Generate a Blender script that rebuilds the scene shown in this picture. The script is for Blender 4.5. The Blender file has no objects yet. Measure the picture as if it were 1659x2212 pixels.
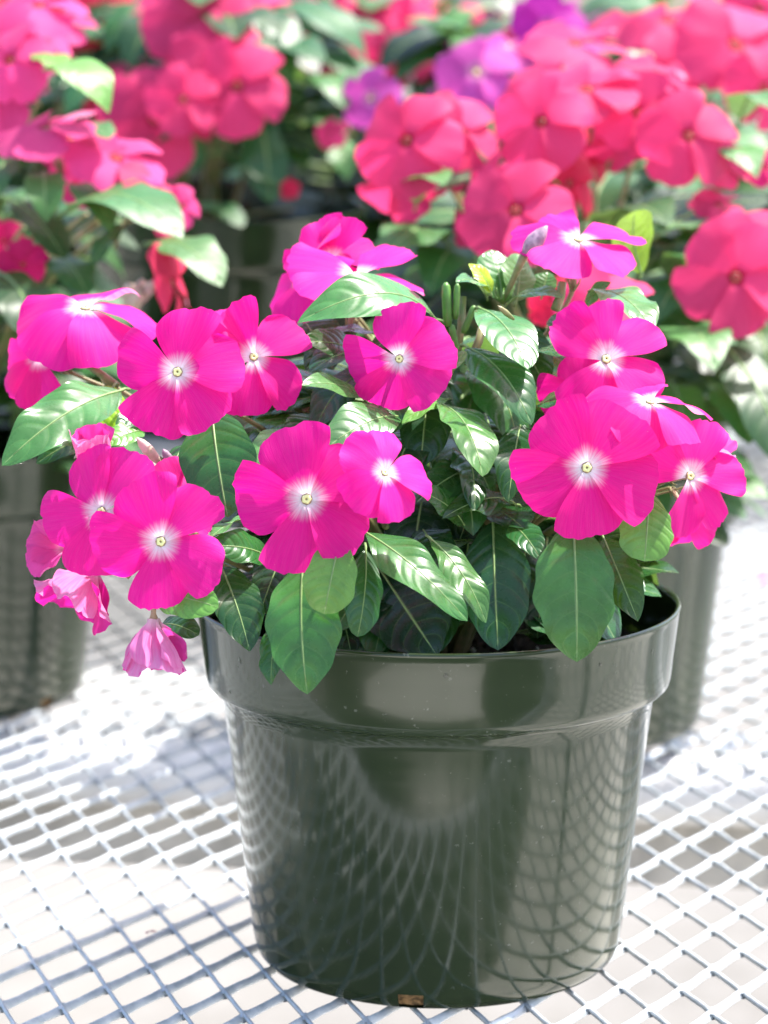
import bpy, math, random
import numpy as np
from mathutils import Vector, Matrix

random.seed(7)
rng = np.random.default_rng(7)
S = bpy.context.scene
COL = S.collection
V = Vector
rad = math.radians

# ------------------------------------------------------------------ camera, light, exposure
CAM = V((-0.0223, -1.079, 0.386))
PITCH = rad(10.4)
cd = bpy.data.cameras.new("camera")
cam = bpy.data.objects.new("camera", cd)
COL.objects.link(cam)
cam.location = CAM
cam.rotation_euler = (math.pi / 2 - PITCH, 0, 0)
cd.sensor_fit = 'VERTICAL'
cd.sensor_height = 17.3
cd.sensor_width = 13.0
cd.lens = 45
cd.clip_start = 0.02
cd.clip_end = 400
cd.dof.use_dof = True
cd.dof.focus_distance = 1.005
cd.dof.aperture_fstop = 4.2
S.camera = cam

SUN_EL, SUN_AZ = rad(63), rad(64)          # azimuth from +Y towards +X: to the right of the pot and a little behind it
W = bpy.data.worlds.new("World")
S.world = W
W.use_nodes = True
wn = W.node_tree.nodes
sky = wn.new('ShaderNodeTexSky')
sky.sky_type = 'NISHITA'
sky.sun_disc = False
sky.sun_elevation = SUN_EL
sky.sun_rotation = SUN_AZ
sky.air_density = 1.0
sky.dust_density = 2.5
sky.ozone_density = 1.0
wn['Background'].inputs[1].default_value = 0.15
W.node_tree.links.new(sky.outputs[0], wn['Background'].inputs[0])

sd = bpy.data.lights.new("sun", 'SUN')
sun = bpy.data.objects.new("sun", sd)
COL.objects.link(sun)
sd.energy = 3.8
sd.angle = rad(0.53)
sd.color = (1.0, 0.955, 0.89)
sun_from = V((math.sin(SUN_AZ) * math.cos(SUN_EL), math.cos(SUN_AZ) * math.cos(SUN_EL), math.sin(SUN_EL)))
sun.rotation_euler = sun_from.to_track_quat('Z', 'Y').to_euler()
sun.location = sun_from * 8

S.view_settings.view_transform = 'Standard'
S.view_settings.look = 'None'
S.view_settings.exposure = 1.5
S.view_settings.gamma = 1
S.render.engine = 'CYCLES'
S.cycles.max_bounces = 10
S.cycles.transparent_max_bounces = 8
S.cycles.use_denoising = True

# ------------------------------------------------------------------ helpers
FPX = 1106 / math.tan(math.atan(17.3 / 2 / 45))
_f = V((0, math.cos(PITCH), -math.sin(PITCH)))
_u = V((0, math.sin(PITCH), math.cos(PITCH)))


def at(px, py, y):
    """the place in the scene seen at (px, py) of the photograph, at depth y"""
    d = _f + V((1, 0, 0)) * ((px - 829.5) / FPX) - _u * ((py - 1106) / FPX)
    return CAM + d * ((y - CAM.y) / d.y)


def size(px, y):
    return px / FPX * (y - CAM.y)


def link(o, parent=None):
    COL.objects.link(o)
    if parent is not None:
        o.parent = parent
    return o


def obj(name, me, parent=None, loc=None, mat4=None, color=None):
    o = link(bpy.data.objects.new(name, me), parent)
    if mat4 is not None:
        o.matrix_local = mat4
    elif loc is not None:
        o.location = loc
    if color is not None:
        o.color = color
    return o


def empty(name, loc, label, cat, group=None):
    o = link(bpy.data.objects.new(name, None))
    o.location = loc
    o.empty_display_size = 0.02
    return tag(o, label, cat, group)


def tag(o, label=None, cat=None, group=None, kind=None):
    if label: o['label'] = label
    if cat: o['category'] = cat
    if group: o['group'] = group
    if kind: o['kind'] = kind
    return o


def mesh(name, verts, faces, mats, uv=None, smooth=True, midx=None):
    me = bpy.data.meshes.new(name)
    me.from_pydata([tuple(map(float, v)) for v in verts], [], [tuple(map(int, f)) for f in faces])
    if uv is not None:
        lay = me.uv_layers.new(name="UVMap")
        idx = np.empty(len(me.loops), dtype=np.int32)
        me.loops.foreach_get("vertex_index", idx)
        lay.data.foreach_set("uv", np.asarray(uv, dtype=np.float32)[idx].ravel())
    for m in (mats if isinstance(mats, (list, tuple)) else [mats]):
        me.materials.append(m)
    if midx is not None:
        me.polygons.foreach_set("material_index", np.asarray(midx, dtype=np.int32))
    if smooth:
        me.polygons.foreach_set("use_smooth", [True] * len(me.polygons))
    me.update()
    return me


def grid_faces(nr, nc):
    return [(r * nc + c, r * nc + c + 1, (r + 1) * nc + c + 1, (r + 1) * nc + c)
            for r in range(nr - 1) for c in range(nc - 1)]


def tube_data(path, radii, n=8):
    """verts, faces, uv of a tube along a path"""
    P = [V(p) for p in path]
    vs, fs, uv = [], [], []
    ref = None
    for i, p in enumerate(P):
        t = (P[min(i + 1, len(P) - 1)] - P[max(i - 1, 0)]).normalized()
        if ref is None:
            ref = V((0, 0, 1)) if abs(t.z) < 0.9 else V((1, 0, 0))
        a = (ref - t * ref.dot(t)).normalized()
        ref = a
        b = t.cross(a)
        for k in range(n):
            an = 2 * math.pi * k / n
            vs.append(p + (a * math.cos(an) + b * math.sin(an)) * radii[i])
            uv.append((k / n, i / (len(P) - 1)))
    for i in range(len(P) - 1):
        for k in range(n):
            k2 = (k + 1) % n
            fs.append((i * n + k, i * n + k2, (i + 1) * n + k2, (i + 1) * n + k))
    fs.append(tuple(range(n))[::-1])
    fs.append(tuple((len(P) - 1) * n + k for k in range(n)))
    return vs, fs, uv


def bez(p0, p1, p2, n=8):
    return [(1 - t) ** 2 * p0 + 2 * t * (1 - t) * p1 + t * t * p2 for t in [i / (n - 1) for i in range(n)]]


def join_data(parts):
    vs, fs, uv, mi = [], [], [], []
    for v, f, u, m in parts:
        o = len(vs)
        vs += list(v); uv += list(u)
        fs += [tuple(i + o for i in q) for q in f]
        mi += [m] * len(f)
    return vs, fs, uv, mi


def box_data(c, s, bev=0.15):
    """a box with chamfered long edges, as a prism along x"""
    x, y, z = s[0] / 2, s[1] / 2, s[2] / 2
    b = min(y, z) * bev
    ring = [(-y + b, -z), (y - b, -z), (y, -z + b), (y, z - b), (y - b, z), (-y + b, z), (-y, z - b), (-y, -z + b)]
    vs = [(c[0] + sx * x, c[1] + p, c[2] + q) for sx in (-1, 1) for p, q in ring]
    fs = [(k, (k + 1) % 8, 8 + (k + 1) % 8, 8 + k) for k in range(8)] + [tuple(range(8))[::-1], tuple(range(8, 16))]
    return vs, fs, [(0, 0)] * 16


def copy_tree(o, parent=None):
    c = o.copy()
    link(c)
    if parent is not None:
        c.parent = parent
    for ch in list(o.children):
        copy_tree(ch, c)
    return c


# ------------------------------------------------------------------ materials
class NT:
    def __init__(s, name):
        s.m = bpy.data.materials.new(name)
        s.m.use_nodes = True
        s.t = s.m.node_tree
        s.b = s.t.nodes['Principled BSDF']
        s.out = s.t.nodes['Material Output']

    def n(s, typ, **kw):
        nd = s.t.nodes.new(typ)
        for k, v in kw.items():
            setattr(nd, k, v)
        return nd

    def l(s, a, b):
        s.t.links.new(a, b)

    def val(s, sock, v):
        if hasattr(v, 'is_output'):
            s.l(v, sock)
        else:
            sock.default_value = v

    def math(s, op, a, b=0.0, c=0.0, clamp=False):
        nd = s.n('ShaderNodeMath', operation=op, use_clamp=clamp)
        s.val(nd.inputs[0], a); s.val(nd.inputs[1], b)
        if op in ('MULTIPLY_ADD', 'SMOOTH_MIN', 'COMPARE'):
            s.val(nd.inputs[2], c)
        return nd.outputs[0]

    def mix(s, fac, a, b, blend='MIX'):
        nd = s.n('ShaderNodeMix', data_type='RGBA', blend_type=blend)
        s.val(nd.inputs[0], fac); s.val(nd.inputs[6], a); s.val(nd.inputs[7], b)
        return nd.outputs[2]

    def mapr(s, v, a, b, c=0.0, d=1.0, smooth=True):
        nd = s.n('ShaderNodeMapRange', interpolation_type='SMOOTHSTEP' if smooth else 'LINEAR')
        s.val(nd.inputs[0], v)
        for i, x in zip((1, 2, 3, 4), (a, b, c, d)):
            nd.inputs[i].default_value = x
        return nd.outputs[0]

    def noise(s, vec, scale, detail=3, rough=0.55):
        nd = s.n('ShaderNodeTexNoise')
        if vec is not None: s.l(vec, nd.inputs['Vector'])
        nd.inputs['Scale'].default_value = scale
        nd.inputs['Detail'].default_value = detail
        nd.inputs['Roughness'].default_value = rough
        return nd.outputs['Fac']

    def scalevec(s, vec, sc):
        nd = s.n('ShaderNodeVectorMath', operation='MULTIPLY')
        s.l(vec, nd.inputs[0]); nd.inputs[1].default_value = sc
        return nd.outputs[0]

    def bump(s, h, strength, dist=0.001):
        nd = s.n('ShaderNodeBump')
        nd.inputs['Strength'].default_value = strength
        nd.inputs['Distance'].default_value = dist
        s.l(h, nd.inputs['Height'])
        s.l(nd.outputs[0], s.b.inputs['Normal'])
        return nd.outputs[0]

    def set(s, **kw):
        for k, v in kw.items():
            s.val(s.b.inputs[k.replace('_', ' ')], v)


def mat_leaf(name='leaf', r0=.22, r1=.33):
    m = NT(name)
    uv = m.n('ShaderNodeUVMap').outputs[0]
    sep = m.n('ShaderNodeSeparateXYZ'); m.l(uv, sep.inputs[0])
    u, v = sep.outputs[0], sep.outputs[1]
    oi = m.n('ShaderNodeObjectInfo')
    a = m.math('MULTIPLY', m.math('ABSOLUTE', m.math('SUBTRACT', u, 0.5)), 2.0)      # 0 midrib .. 1 margin
    q = m.math('SUBTRACT', m.math('MULTIPLY', v, 7.0), m.math('ADD', m.math('MULTIPLY', a, 0.8), m.math('MULTIPLY', m.math('POWER', a, 3.0), 0.9)))
    fr = m.math('ABSOLUTE', m.math('SUBTRACT', m.math('FRACT', q), 0.5))              # 0 on a side vein
    vein = m.mapr(fr, 0.0, 0.05, 1, 0)
    groove = m.mapr(fr, 0.0, 0.3, 1, 0)
    mid = m.mapr(a, 0.01, 0.055, 1, 0)
    geo = m.n('ShaderNodeNewGeometry')
    tc = m.n('ShaderNodeTexCoord').outputs['Object']
    n1 = m.noise(tc, 60, 4)
    n2 = m.noise(tc, 260, 3)
    hsv = m.n('ShaderNodeHueSaturation')
    m.l(oi.outputs['Color'], hsv.inputs['Color'])
    m.l(m.mapr(n1, 0.3, 0.7, 0.72, 1.3), hsv.inputs['Value'])
    m.l(m.math('ADD', m.math('MULTIPLY', oi.outputs['Random'], 0.03), 0.485), hsv.inputs['Hue'])
    c = m.mix(m.math('MULTIPLY', vein, 0.26), hsv.outputs[0], (0.16, 0.30, 0.08, 1))
    blot = m.math('MULTIPLY', m.mapr(n1, 0.56, 0.7), m.math('MULTIPLY', groove, 0.35))
    c = m.mix(blot, c, (0.10, 0.045, 0.03, 1))                                        # bronze flush between the veins
    c = m.mix(m.math('MULTIPLY', mid, 0.5), c, (0.36, 0.48, 0.20, 1))
    back = m.mix(0.55, c, (0.22, 0.33, 0.17, 1))                                      # matt paler underside
    c = m.mix(geo.outputs['Backfacing'], c, back)
    m.set(Base_Color=c, Roughness=m.mapr(n2, 0.2, 0.8, r0, r1), IOR=1.5)
    h = m.math('ADD', m.math('MULTIPLY', groove, -0.6), m.math('MULTIPLY', n2, 0.10))
    bn = m.bump(h, 0.25, 0.0008)
    tr = m.n('ShaderNodeBsdfTranslucent')
    tcol = m.mix(0.5, c, (0.30, 0.55, 0.03, 1))
    m.l(tcol, tr.inputs[0]); m.l(bn, tr.inputs['Normal'])
    mx = m.n('ShaderNodeMixShader'); mx.inputs[0].default_value = 0.20
    m.l(m.b.outputs[0], mx.inputs[1]); m.l(tr.outputs[0], mx.inputs[2])
    m.l(mx.outputs[0], m.out.inputs[0])
    return m.m


def mat_petal():
    m = NT('petal')
    uv = m.n('ShaderNodeUVMap').outputs[0]
    sep = m.n('ShaderNodeSeparateXYZ'); m.l(uv, sep.inputs[0])
    v = sep.outputs[1]
    oi = m.n('ShaderNodeObjectInfo')
    geo = m.n('ShaderNodeNewGeometry')
    streak = m.noise(m.scalevec(uv, (16, 1.1, 1)), 1.6, 4, 0.6)
    fine = m.noise(m.scalevec(uv, (45, 2.0, 1)), 2.0, 3, 0.6)
    edge = m.math('ADD', v, m.math('MULTIPLY', m.math('SUBTRACT', streak, 0.5), 0.26))
    white = m.math('MULTIPLY', m.mapr(edge, 0.0, 0.30, 1, 0), oi.outputs['Alpha'])
    dark = m.math('MULTIPLY', m.mapr(v, 0.03, 0.16, 1, 0), m.math('SUBTRACT', 1.0, oi.outputs['Alpha']))
    hsv = m.n('ShaderNodeHueSaturation')
    m.l(oi.outputs['Color'], hsv.inputs['Color'])
    m.l(m.mapr(fine, 0.25, 0.75, 0.93, 1.05), hsv.inputs['Value'])
    c = m.mix(m.math('MULTIPLY', m.mapr(streak, 0.35, 0.75), 0.06), hsv.outputs[0], (0.9, 0.30, 0.62, 1))
    c = m.mix(white, c, (0.94, 0.91, 0.93, 1))
    c = m.mix(dark, c, (0.45, 0.004, 0.02, 1))
    under = m.mix(m.mapr(streak, 0.3, 0.7, 0.32, 0.58), c, (0.86, 0.52, 0.72, 1))
    c = m.mix(geo.outputs['Backfacing'], c, under)
    speck = m.mapr(m.noise(m.scalevec(uv, (1, 1.6, 1)), 26, 1), 0.80, 0.83)
    c = m.mix(m.math('MULTIPLY', speck, 0.5), c, (.9, .7, .82, 1))
    m.set(Base_Color=c, Roughness=0.62, IOR=1.35)
    m.b.inputs['Sheen Weight'].default_value = 0.08
    bn = m.bump(m.math('ADD', fine, m.math('MULTIPLY', streak, 0.8)), 0.22, 0.0006)
    tr = m.n('ShaderNodeBsdfTranslucent')
    m.l(c, tr.inputs[0]); m.l(bn, tr.inputs['Normal'])
    mx = m.n('ShaderNodeMixShader'); mx.inputs[0].default_value = 0.46
    m.l(m.b.outputs[0], mx.inputs[1]); m.l(tr.outputs[0], mx.inputs[2])
    m.l(mx.outputs[0], m.out.inputs[0])
    return m.m


def mat_plain(name, col, rough=0.5, var=0.25, scale=80, trans=0.0, bump=0.0, col2=None):
    m = NT(name)
    tc = m.n('ShaderNodeTexCoord').outputs['Object']
    n = m.noise(tc, scale, 5)
    lo = tuple(x * (1 - var) for x in col) + (1,)
    hi = tuple(min(1, x * (1 + var)) for x in (col2 or col)) + (1,)
    m.set(Base_Color=m.mix(m.mapr(n, 0.3, 0.7), lo, hi), Roughness=rough)
    bn = m.bump(n, bump, 0.002) if bump else None
    if trans:
        tr = m.n('ShaderNodeBsdfTranslucent'); tr.inputs[0].default_value = hi
        mx = m.n('ShaderNodeMixShader'); mx.inputs[0].default_value = trans
        m.l(m.b.outputs[0], mx.inputs[1]); m.l(tr.outputs[0], mx.inputs[2])
        m.l(mx.outputs[0], m.out.inputs[0])
    return m.m


def mat_pot():
    m = NT('pot_plastic')
    tc = m.n('ShaderNodeTexCoord').outputs['Object']
    sm = m.noise(m.scalevec(tc, (1, 1, 14)), 9, 4)                # fine horizontal moulding lines
    sc = m.noise(tc, 420, 3)
    big = m.noise(tc, 14, 4)
    c = m.mix(m.mapr(big, 0.35, 0.7), (0.018, 0.031, 0.012, 1), (0.027, 0.042, 0.017, 1))
    dust = m.math('MULTIPLY', m.mapr(sc, 0.66, 0.76), m.mapr(big, 0.4, 0.65))
    c = m.mix(m.math('MULTIPLY', dust, 0.35), c, (0.32, 0.33, 0.28, 1))
    m.set(Base_Color=c, Roughness=m.math('ADD', m.mapr(sm, 0.3, 0.7, 0.07, 0.13), m.math('MULTIPLY', m.mapr(big, 0.45, 0.7), 0.07)), IOR=1.46)
    m.b.inputs['Coat Weight'].default_value = 0.20
    m.b.inputs['Coat Roughness'].default_value = 0.05
    m.b.inputs['Coat IOR'].default_value = 1.6
    m.bump(m.noise(m.scalevec(tc, (1, 1, 0.35)), 22, 2), 0.05, 0.004)
    return m.m


def mat_metal():
    m = NT('galvanised_mesh')
    tc = m.n('ShaderNodeTexCoord').outputs['Object']
    n = m.noise(tc, 160, 5, 0.6)
    b = m.noise(tc, 9, 4)
    c = m.mix(m.mapr(n, 0.3, 0.7), (0.42, 0.46, 0.48, 1), (0.58, 0.61, 0.62, 1))
    c = m.mix(m.math('MULTIPLY', m.mapr(b, 0.45, 0.75), 0.35), c, (0.28, 0.29, 0.38, 1))
    c = m.mix(m.math('MULTIPLY', m.mapr(n, 0.70, 0.78), 0.7), c, (0.40, 0.34, 0.26, 1))
    m.set(Base_Color=c, Roughness=m.mapr(n, 0.3, 0.7, 0.35, 0.6))
    m.b.inputs['Metallic'].default_value = 0.25
    m.bump(n, 0.4, 0.0008)
    return m.m


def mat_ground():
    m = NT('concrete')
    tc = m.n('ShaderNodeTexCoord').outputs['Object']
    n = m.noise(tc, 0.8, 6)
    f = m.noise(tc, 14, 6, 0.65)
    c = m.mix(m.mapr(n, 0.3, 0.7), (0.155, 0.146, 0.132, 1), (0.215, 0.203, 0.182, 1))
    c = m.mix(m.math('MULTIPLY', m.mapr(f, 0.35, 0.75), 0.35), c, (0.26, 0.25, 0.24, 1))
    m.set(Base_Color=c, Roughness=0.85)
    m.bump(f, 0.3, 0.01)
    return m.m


M_LEAF, M_PETAL, M_POT, M_METAL, M_GROUND = mat_leaf(), mat_petal(), mat_pot(), mat_metal(), mat_ground()
M_LEAF_SOFT = mat_leaf('older_leaf', .36, .52)
M_RIB = mat_plain('midrib', (0.23, 0.36, 0.12), 0.45, 0.15, 300, trans=0.15)
M_STEM = mat_plain('stem', (0.17, 0.26, 0.06), 0.4, 0.3, 120, col2=(0.26, 0.20, 0.10))
M_TUBE = mat_plain('flower_tube', (0.34, 0.36, 0.14), 0.5, 0.2, 200, trans=0.25, col2=(0.55, 0.34, 0.28))
M_EYE = mat_plain('flower_eye', (0.88, 0.82, 0.26), 0.55, 0.08, 500, col2=(0.86, 0.84, 0.45))
M_HOLE = mat_plain('flower_throat', (0.42, 0.34, 0.05), 0.7, 0.3, 500)
M_BUD = mat_plain('bud', (0.34, 0.22, 0.34), 0.5, 0.3, 400, trans=0.2, col2=(0.5, 0.34, 0.42))
M_POD = mat_plain('seed_pod', (0.12, 0.27, 0.05), 0.4, 0.2, 200, trans=0.1)
M_PALEBUD = mat_plain('pale_bud', (0.70, 0.66, 0.42), 0.5, 0.2, 300, trans=0.3, col2=(0.72, 0.5, 0.5))
M_SOIL = mat_plain('potting_soil', (0.010, 0.008, 0.006), 0.95, 0.5, 260, bump=0.8, col2=(0.026, 0.018, 0.012))
M_PERL = mat_plain('perlite', (0.62, 0.58, 0.50), 0.9, 0.2, 300)
M_ROOT = mat_plain('roots', (0.26, 0.15, 0.06), 0.9, 0.6, 420, bump=0.8, col2=(0.30, 0.17, 0.07))
M_RAIL = mat_plain('rail_paint', (0.78, 0.77, 0.76), 0.45, 0.1, 20, bump=0.1)
M_BOARD = mat_plain('bench_timber', (0.50, 0.47, 0.42), 0.8, 0.2, 30, bump=0.2)
M_LEG = mat_plain('bench_steel', (0.40, 0.41, 0.42), 0.5, 0.15, 40)
M_DARK_SHEET = mat_plain('dark_reflection_sheet', (0.030, 0.032, 0.028), 0.9, 0.3, 60, bump=0.3)  # near-black, for the added sheets that darken the pot's reflection
M_PALE_SHEET = mat_plain('pale_sheet', (0.74, 0.70, 0.62), 0.85, 0.10, 3, bump=0.2)  # pale, for the added slabs that brighten the pot's reflection
M_DROP = NT('water')
M_DROP.set(Base_Color=(1, 1, 1, 1), Roughness=0.02, IOR=1.33)
M_DROP.b.inputs['Transmission Weight'].default_value = 1.0
M_DROP = M_DROP.m

# ------------------------------------------------------------------ ground
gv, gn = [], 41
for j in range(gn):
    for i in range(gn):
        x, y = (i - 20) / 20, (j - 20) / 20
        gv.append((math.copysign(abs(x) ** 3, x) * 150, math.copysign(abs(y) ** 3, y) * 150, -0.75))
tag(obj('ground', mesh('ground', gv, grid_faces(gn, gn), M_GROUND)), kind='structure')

def sheet(name, x0, x1, y0, y1, z, m, n=24, seed=1, amp=.0015):
    r = np.random.default_rng(seed)
    vs = [(x0 + (x1 - x0) * i / n + r.normal(0, amp * 3), y0 + (y1 - y0) * j / n + r.normal(0, amp * 3), z + abs(r.normal(0, amp))) for j in range(n + 1) for i in range(n + 1)]
    return tag(obj(name, mesh(name, vs, grid_faces(n + 1, n + 1), m)), kind='structure')


sheet('pale_reflection_sheet', -1.2, .62, -5, -1.51, -.744, M_PALE_SHEET)  # added out of view: pale slabs standing in for sunlit ground mirrored in the pot
sheet('pale_reflection_sheet', .44, 3.2, -1.02, 1.2, -.744, M_PALE_SHEET, seed=2)
sheet('dark_reflection_sheet', -1.6, .43, -1.50, .75, -.738, M_DARK_SHEET, seed=3, amp=.003)  # added out of view: dark sheets shaping the dark zone mirrored in the pot
sheet('dark_reflection_sheet', .63, 3.2, -2.1, -1.03, -.738, M_DARK_SHEET, seed=4, amp=.003)

# ------------------------------------------------------------------ the bench of expanded metal
YAW = rad(-6.9)
LA, LB = np.array([0.01524, 0.02316]), np.array([0.00914, -0.0260])       # the two strand directions of the mesh
ORG = np.array([-0.1689, -0.0141])                                      # a knot of the mesh
cy_, sy_ = math.cos(YAW), math.sin(YAW)
SEAM0 = np.array([-0.1906, 0.3807])                                       # a point on the seam between the two sheets


def bench_uv(p):           # coordinates along / across the bench, seam at w = 0
    d = p - SEAM0
    return d[..., 0] * cy_ + d[..., 1] * sy_, -d[..., 0] * sy_ + d[..., 1] * cy_


def expanded_metal(name, w0, w1, u0, u1, org, rings, z0, jitter=0.00014, lip=0.0):
    ii, jj = np.meshgrid(np.arange(-190, 191), np.arange(-190, 191), indexing='ij')
    P = org + ii[..., None] * LA + jj[..., None] * LB
    P = P.reshape(-1, 2)
    r = np.random.default_rng(3)
    vs, fs = [], []
    base = 0
    n0 = np.array([math.sin(rad(61)), 0, math.cos(rad(61))])
    n0 = np.array([n0[0] * cy_, n0[0] * sy_, n0[2]])
    hx = np.array([-1, -.72, .72, 1, 1, .72, -.72, -1.0])
    hz = np.array([-.5, -1, -1, -.5, .5, 1, 1, .5])
    for vec in (LA, LB, None):
        if vec is None:       # knots: short, double-width bars along the long way of the mesh
            d2 = (LA - LB) / np.linalg.norm(LA - LB)
            A = P - d2 * 0.0036
            B = P + d2 * 0.0036
            hw, ht, ts = 0.0021, 0.00088, np.array([0.0, 0.3, 0.7, 1.0])
            wmul = np.array([0.62, 1.0, 1.0, 0.62])
        else:
            A, B = P, P + vec
            hw, ht = 0.00165, 0.00082
            ts = np.linspace(0, 1, rings)
            wmul = 1.0 + 0.22 * np.abs(ts * 2 - 1) ** 4
        mid = (A + B) / 2
        u, w = bench_uv(mid)
        ok = (u > u0) & (u < u1) & (w > w0) & (w < w1)
        A, B = A[ok], B[ok]
        n = len(A)
        d = np.zeros((n, 3)); d[:, :2] = B - A
        d /= np.linalg.norm(d, axis=1)[:, None]
        wv = np.cross(d, n0); wv /= np.linalg.norm(wv, axis=1)[:, None]
        nv = np.cross(wv, d)
        k = len(ts)
        C = A[:, None, :] * (1 - ts)[None, :, None] + B[:, None, :] * ts[None, :, None]
        C3 = np.zeros((n, k, 3)); C3[..., :2] = C; C3[..., 2] = z0
        if lip:               # the sheet's edge bends up a little where it meets the seam
            _, wc = bench_uv(C)
            C3[..., 2] += lip * np.clip(1 - np.abs(wc) / 0.02, 0, 1) ** 2
        C3 += r.normal(0, jitter, C3.shape) * np.where((ts == 0) | (ts == 1), 0.3, 1.0)[None, :, None]
        R = (C3[:, :, None, :] + wv[:, None, None, :] * (hx[None, None, :, None] * (hw * wmul)[None, :, None, None])
             + nv[:, None, None, :] * (hz * ht)[None, None, :, None])
        vs.append(R.reshape(-1, 3))
        q = []
        for a in range(k - 1):
            for e in range(8):
                e2 = (e + 1) % 8
                q.append((a * 8 + e, a * 8 + e2, (a + 1) * 8 + e2, (a + 1) * 8 + e))
        q = np.array(q)
        F = (np.arange(n) * k * 8)[:, None, None] + q[None] + base
        fs.append(F.reshape(-1, 4))
        base += n * k * 8
    me = mesh(name, np.concatenate(vs), np.concatenate(fs), M_METAL, smooth=True)
    try:
        me.shade_smooth(); me.set_sharp_from_angle(angle=rad(50))
    except Exception:
        pass
    return me


bench = empty('plant_bench', (0, 0, 0), 'pale expanded metal mesh bench carrying all the flower pots', 'bench')
obj('mesh_sheet', expanded_metal('mesh_sheet', -0.585, 0.004, -0.55, 1.0, ORG, 4, -0.0022, lip=0.004), bench)
obj('mesh_sheet', expanded_metal('mesh_sheet', -0.016, 1.25, -0.95, 1.35, ORG + np.array([0.006, 0.011]), 2, -0.0058), bench)
RB = Matrix.Translation((SEAM0[0], SEAM0[1], 0)) @ Matrix.Rotation(YAW, 4, 'Z')


def rail(name, w, z, prof, m):
    """a bar running along the bench"""
    return obj(name, mesh(name, *box_data((0.2, 0, 0), (2.4, prof[0], prof[1]), prof[2])[:2], m, smooth=False), bench,
               mat4=RB @ Matrix.Translation((0, w, z)))


v, f, u = tube_data([(-1.0, 0, 0), (0.2, 0, 0), (1.4, 0, 0)], [0.0205] * 3, 28)
obj('support_pipe', mesh('support_pipe', v, f, M_RAIL), bench, mat4=RB @ Matrix.Translation((0, -0.002, -0.0290)))
rail('support_board', 0.012, -0.0690, (0.020, 0.036, 0.12), M_BOARD)
rail('edge_rail', 1.245, -0.030, (0.03, 0.045, 0.15), M_BOARD)
rail('edge_rail', -0.583, -0.014, (0.012, 0.022, 0.15), M_LEG)
for uu in (-0.62, 1.12):
    for ww in (-0.52, 1.23):
        o = obj('leg', mesh('leg', *box_data((0, 0, 0), (0.69, 0.04, 0.04), 0.2)[:2], M_LEG, smooth=False), bench,
                mat4=RB @ Matrix.Translation((uu, ww, -0.4)) @ Matrix.Rotation(math.pi / 2, 4, 'Y'))

# ------------------------------------------------------------------ pots
PROF = [(0.0, .004), (.062, .004), (.0665, .0006), (.0715, 0.0), (.0743, .0012), (.0762, .0038), (.0773, .0075), (.0781, .0130),
        (.0794, .024), (.0818, .044), (.0843, .064), (.0869, .086), (.0893, .104), (.0900, .1086), (.09065, .1100), (.0909, .1103),
        (.0924, .1106), (.0945, .1113), (.0961, .1129), (.0967, .1155), (.0975, .124), (.0986, .133), (.0995, .1412), (.0999, .1434),
        (.1002, .1443), (.0999, .1451), (.0992, .1454), (.0984, .1449), (.0979, .1430), (.0968, .133), (.0945, .116), (.0880, .1115),
        (.0862, .104), (.0818, .064), (.0770, .0125), (.073, .0085), (.058, .0065), (0.0, .0065)]


PROF = [(r, z * 1.0 if z < .02 else z + .0064 * min(1, (z - .02) / .084)) for r, z in PROF]


def pot_mesh(nseg=144):
    vs, fs, uv = [], [], []
    nr = len(PROF)
    for i, (r, z) in enumerate(PROF):
        for k in range(nseg):
            a = 2 * math.pi * k / nseg
            vs.append((r * math.cos(a), r * math.sin(a), z)); uv.append((k / nseg, i / nr))
    notch0 = int(round((math.atan2(-1, -0.165) % (2 * math.pi)) / (2 * math.pi) * nseg))
    notch = set()
    for q in (0, 3):
        for dk in (-1, 0, 1):
            notch.add((notch0 + dk + q * nseg // 6) % nseg)
    for i in range(nr - 1):
        for k in range(nseg):
            if k in notch and (3 <= i <= 5 or 34 <= i <= 35):
                continue
            k2 = (k + 1) % nseg
            fs.append((i * nseg + k, i * nseg + k2, (i + 1) * nseg + k2, (i + 1) * nseg + k))
    return mesh('pot_wall', vs, fs, M_POT, uv)


def lump_disc(R, z, amp, nr=14, na=48, seed=1, shrink=0.0):
    r_ = np.random.default_rng(seed)
    vs, fs = [(0, 0, z)], []
    for i in range(1, nr + 1):
        for k in range(na):
            a = 2 * math.pi * k / na
            r = R * i / nr
            vs.append((r * math.cos(a), r * math.sin(a), z + r_.normal(0, amp) * (0.2 if i == nr else 1)))
    for k in range(na):
        fs.append((0, 1 + k, 1 + (k + 1) % na))
    for i in range(nr - 1):
        for k in range(na):
            k2 = (k + 1) % na
            fs.append((1 + i * na + k, 1 + (i + 1) * na + k, 1 + (i + 1) * na + k2, 1 + i * na + k2))
    return vs, fs


def granules(n, R, z, s0, s1, seed, m, name):
    r_ = np.random.default_rng(seed)
    vs, fs = [], []
    oct_f = [(0, 2, 4), (2, 1, 4), (1, 3, 4), (3, 0, 4), (2, 0, 5), (1, 2, 5), (3, 1, 5), (0, 3, 5)]
    for _ in range(n):
        a, r = r_.uniform(0, 2 * math.pi), R * math.sqrt(r_.uniform(0, 1))
        s = r_.uniform(s0, s1)
        c = np.array([r * math.cos(a), r * math.sin(a), z + s * 0.3])
        b = len(vs)
        for d in ((1, 0, 0), (-1, 0, 0), (0, 1, 0), (0, -1, 0), (0, 0, 1), (0, 0, -1)):
            vs.append(c + np.array(d) * s * r_.uniform(0.6, 1.2, 3) + r_.normal(0, s * 0.15, 3))
        fs += [tuple(i + b for i in q) for q in oct_f]
    return mesh(name, vs, fs, m, smooth=False)


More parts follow.
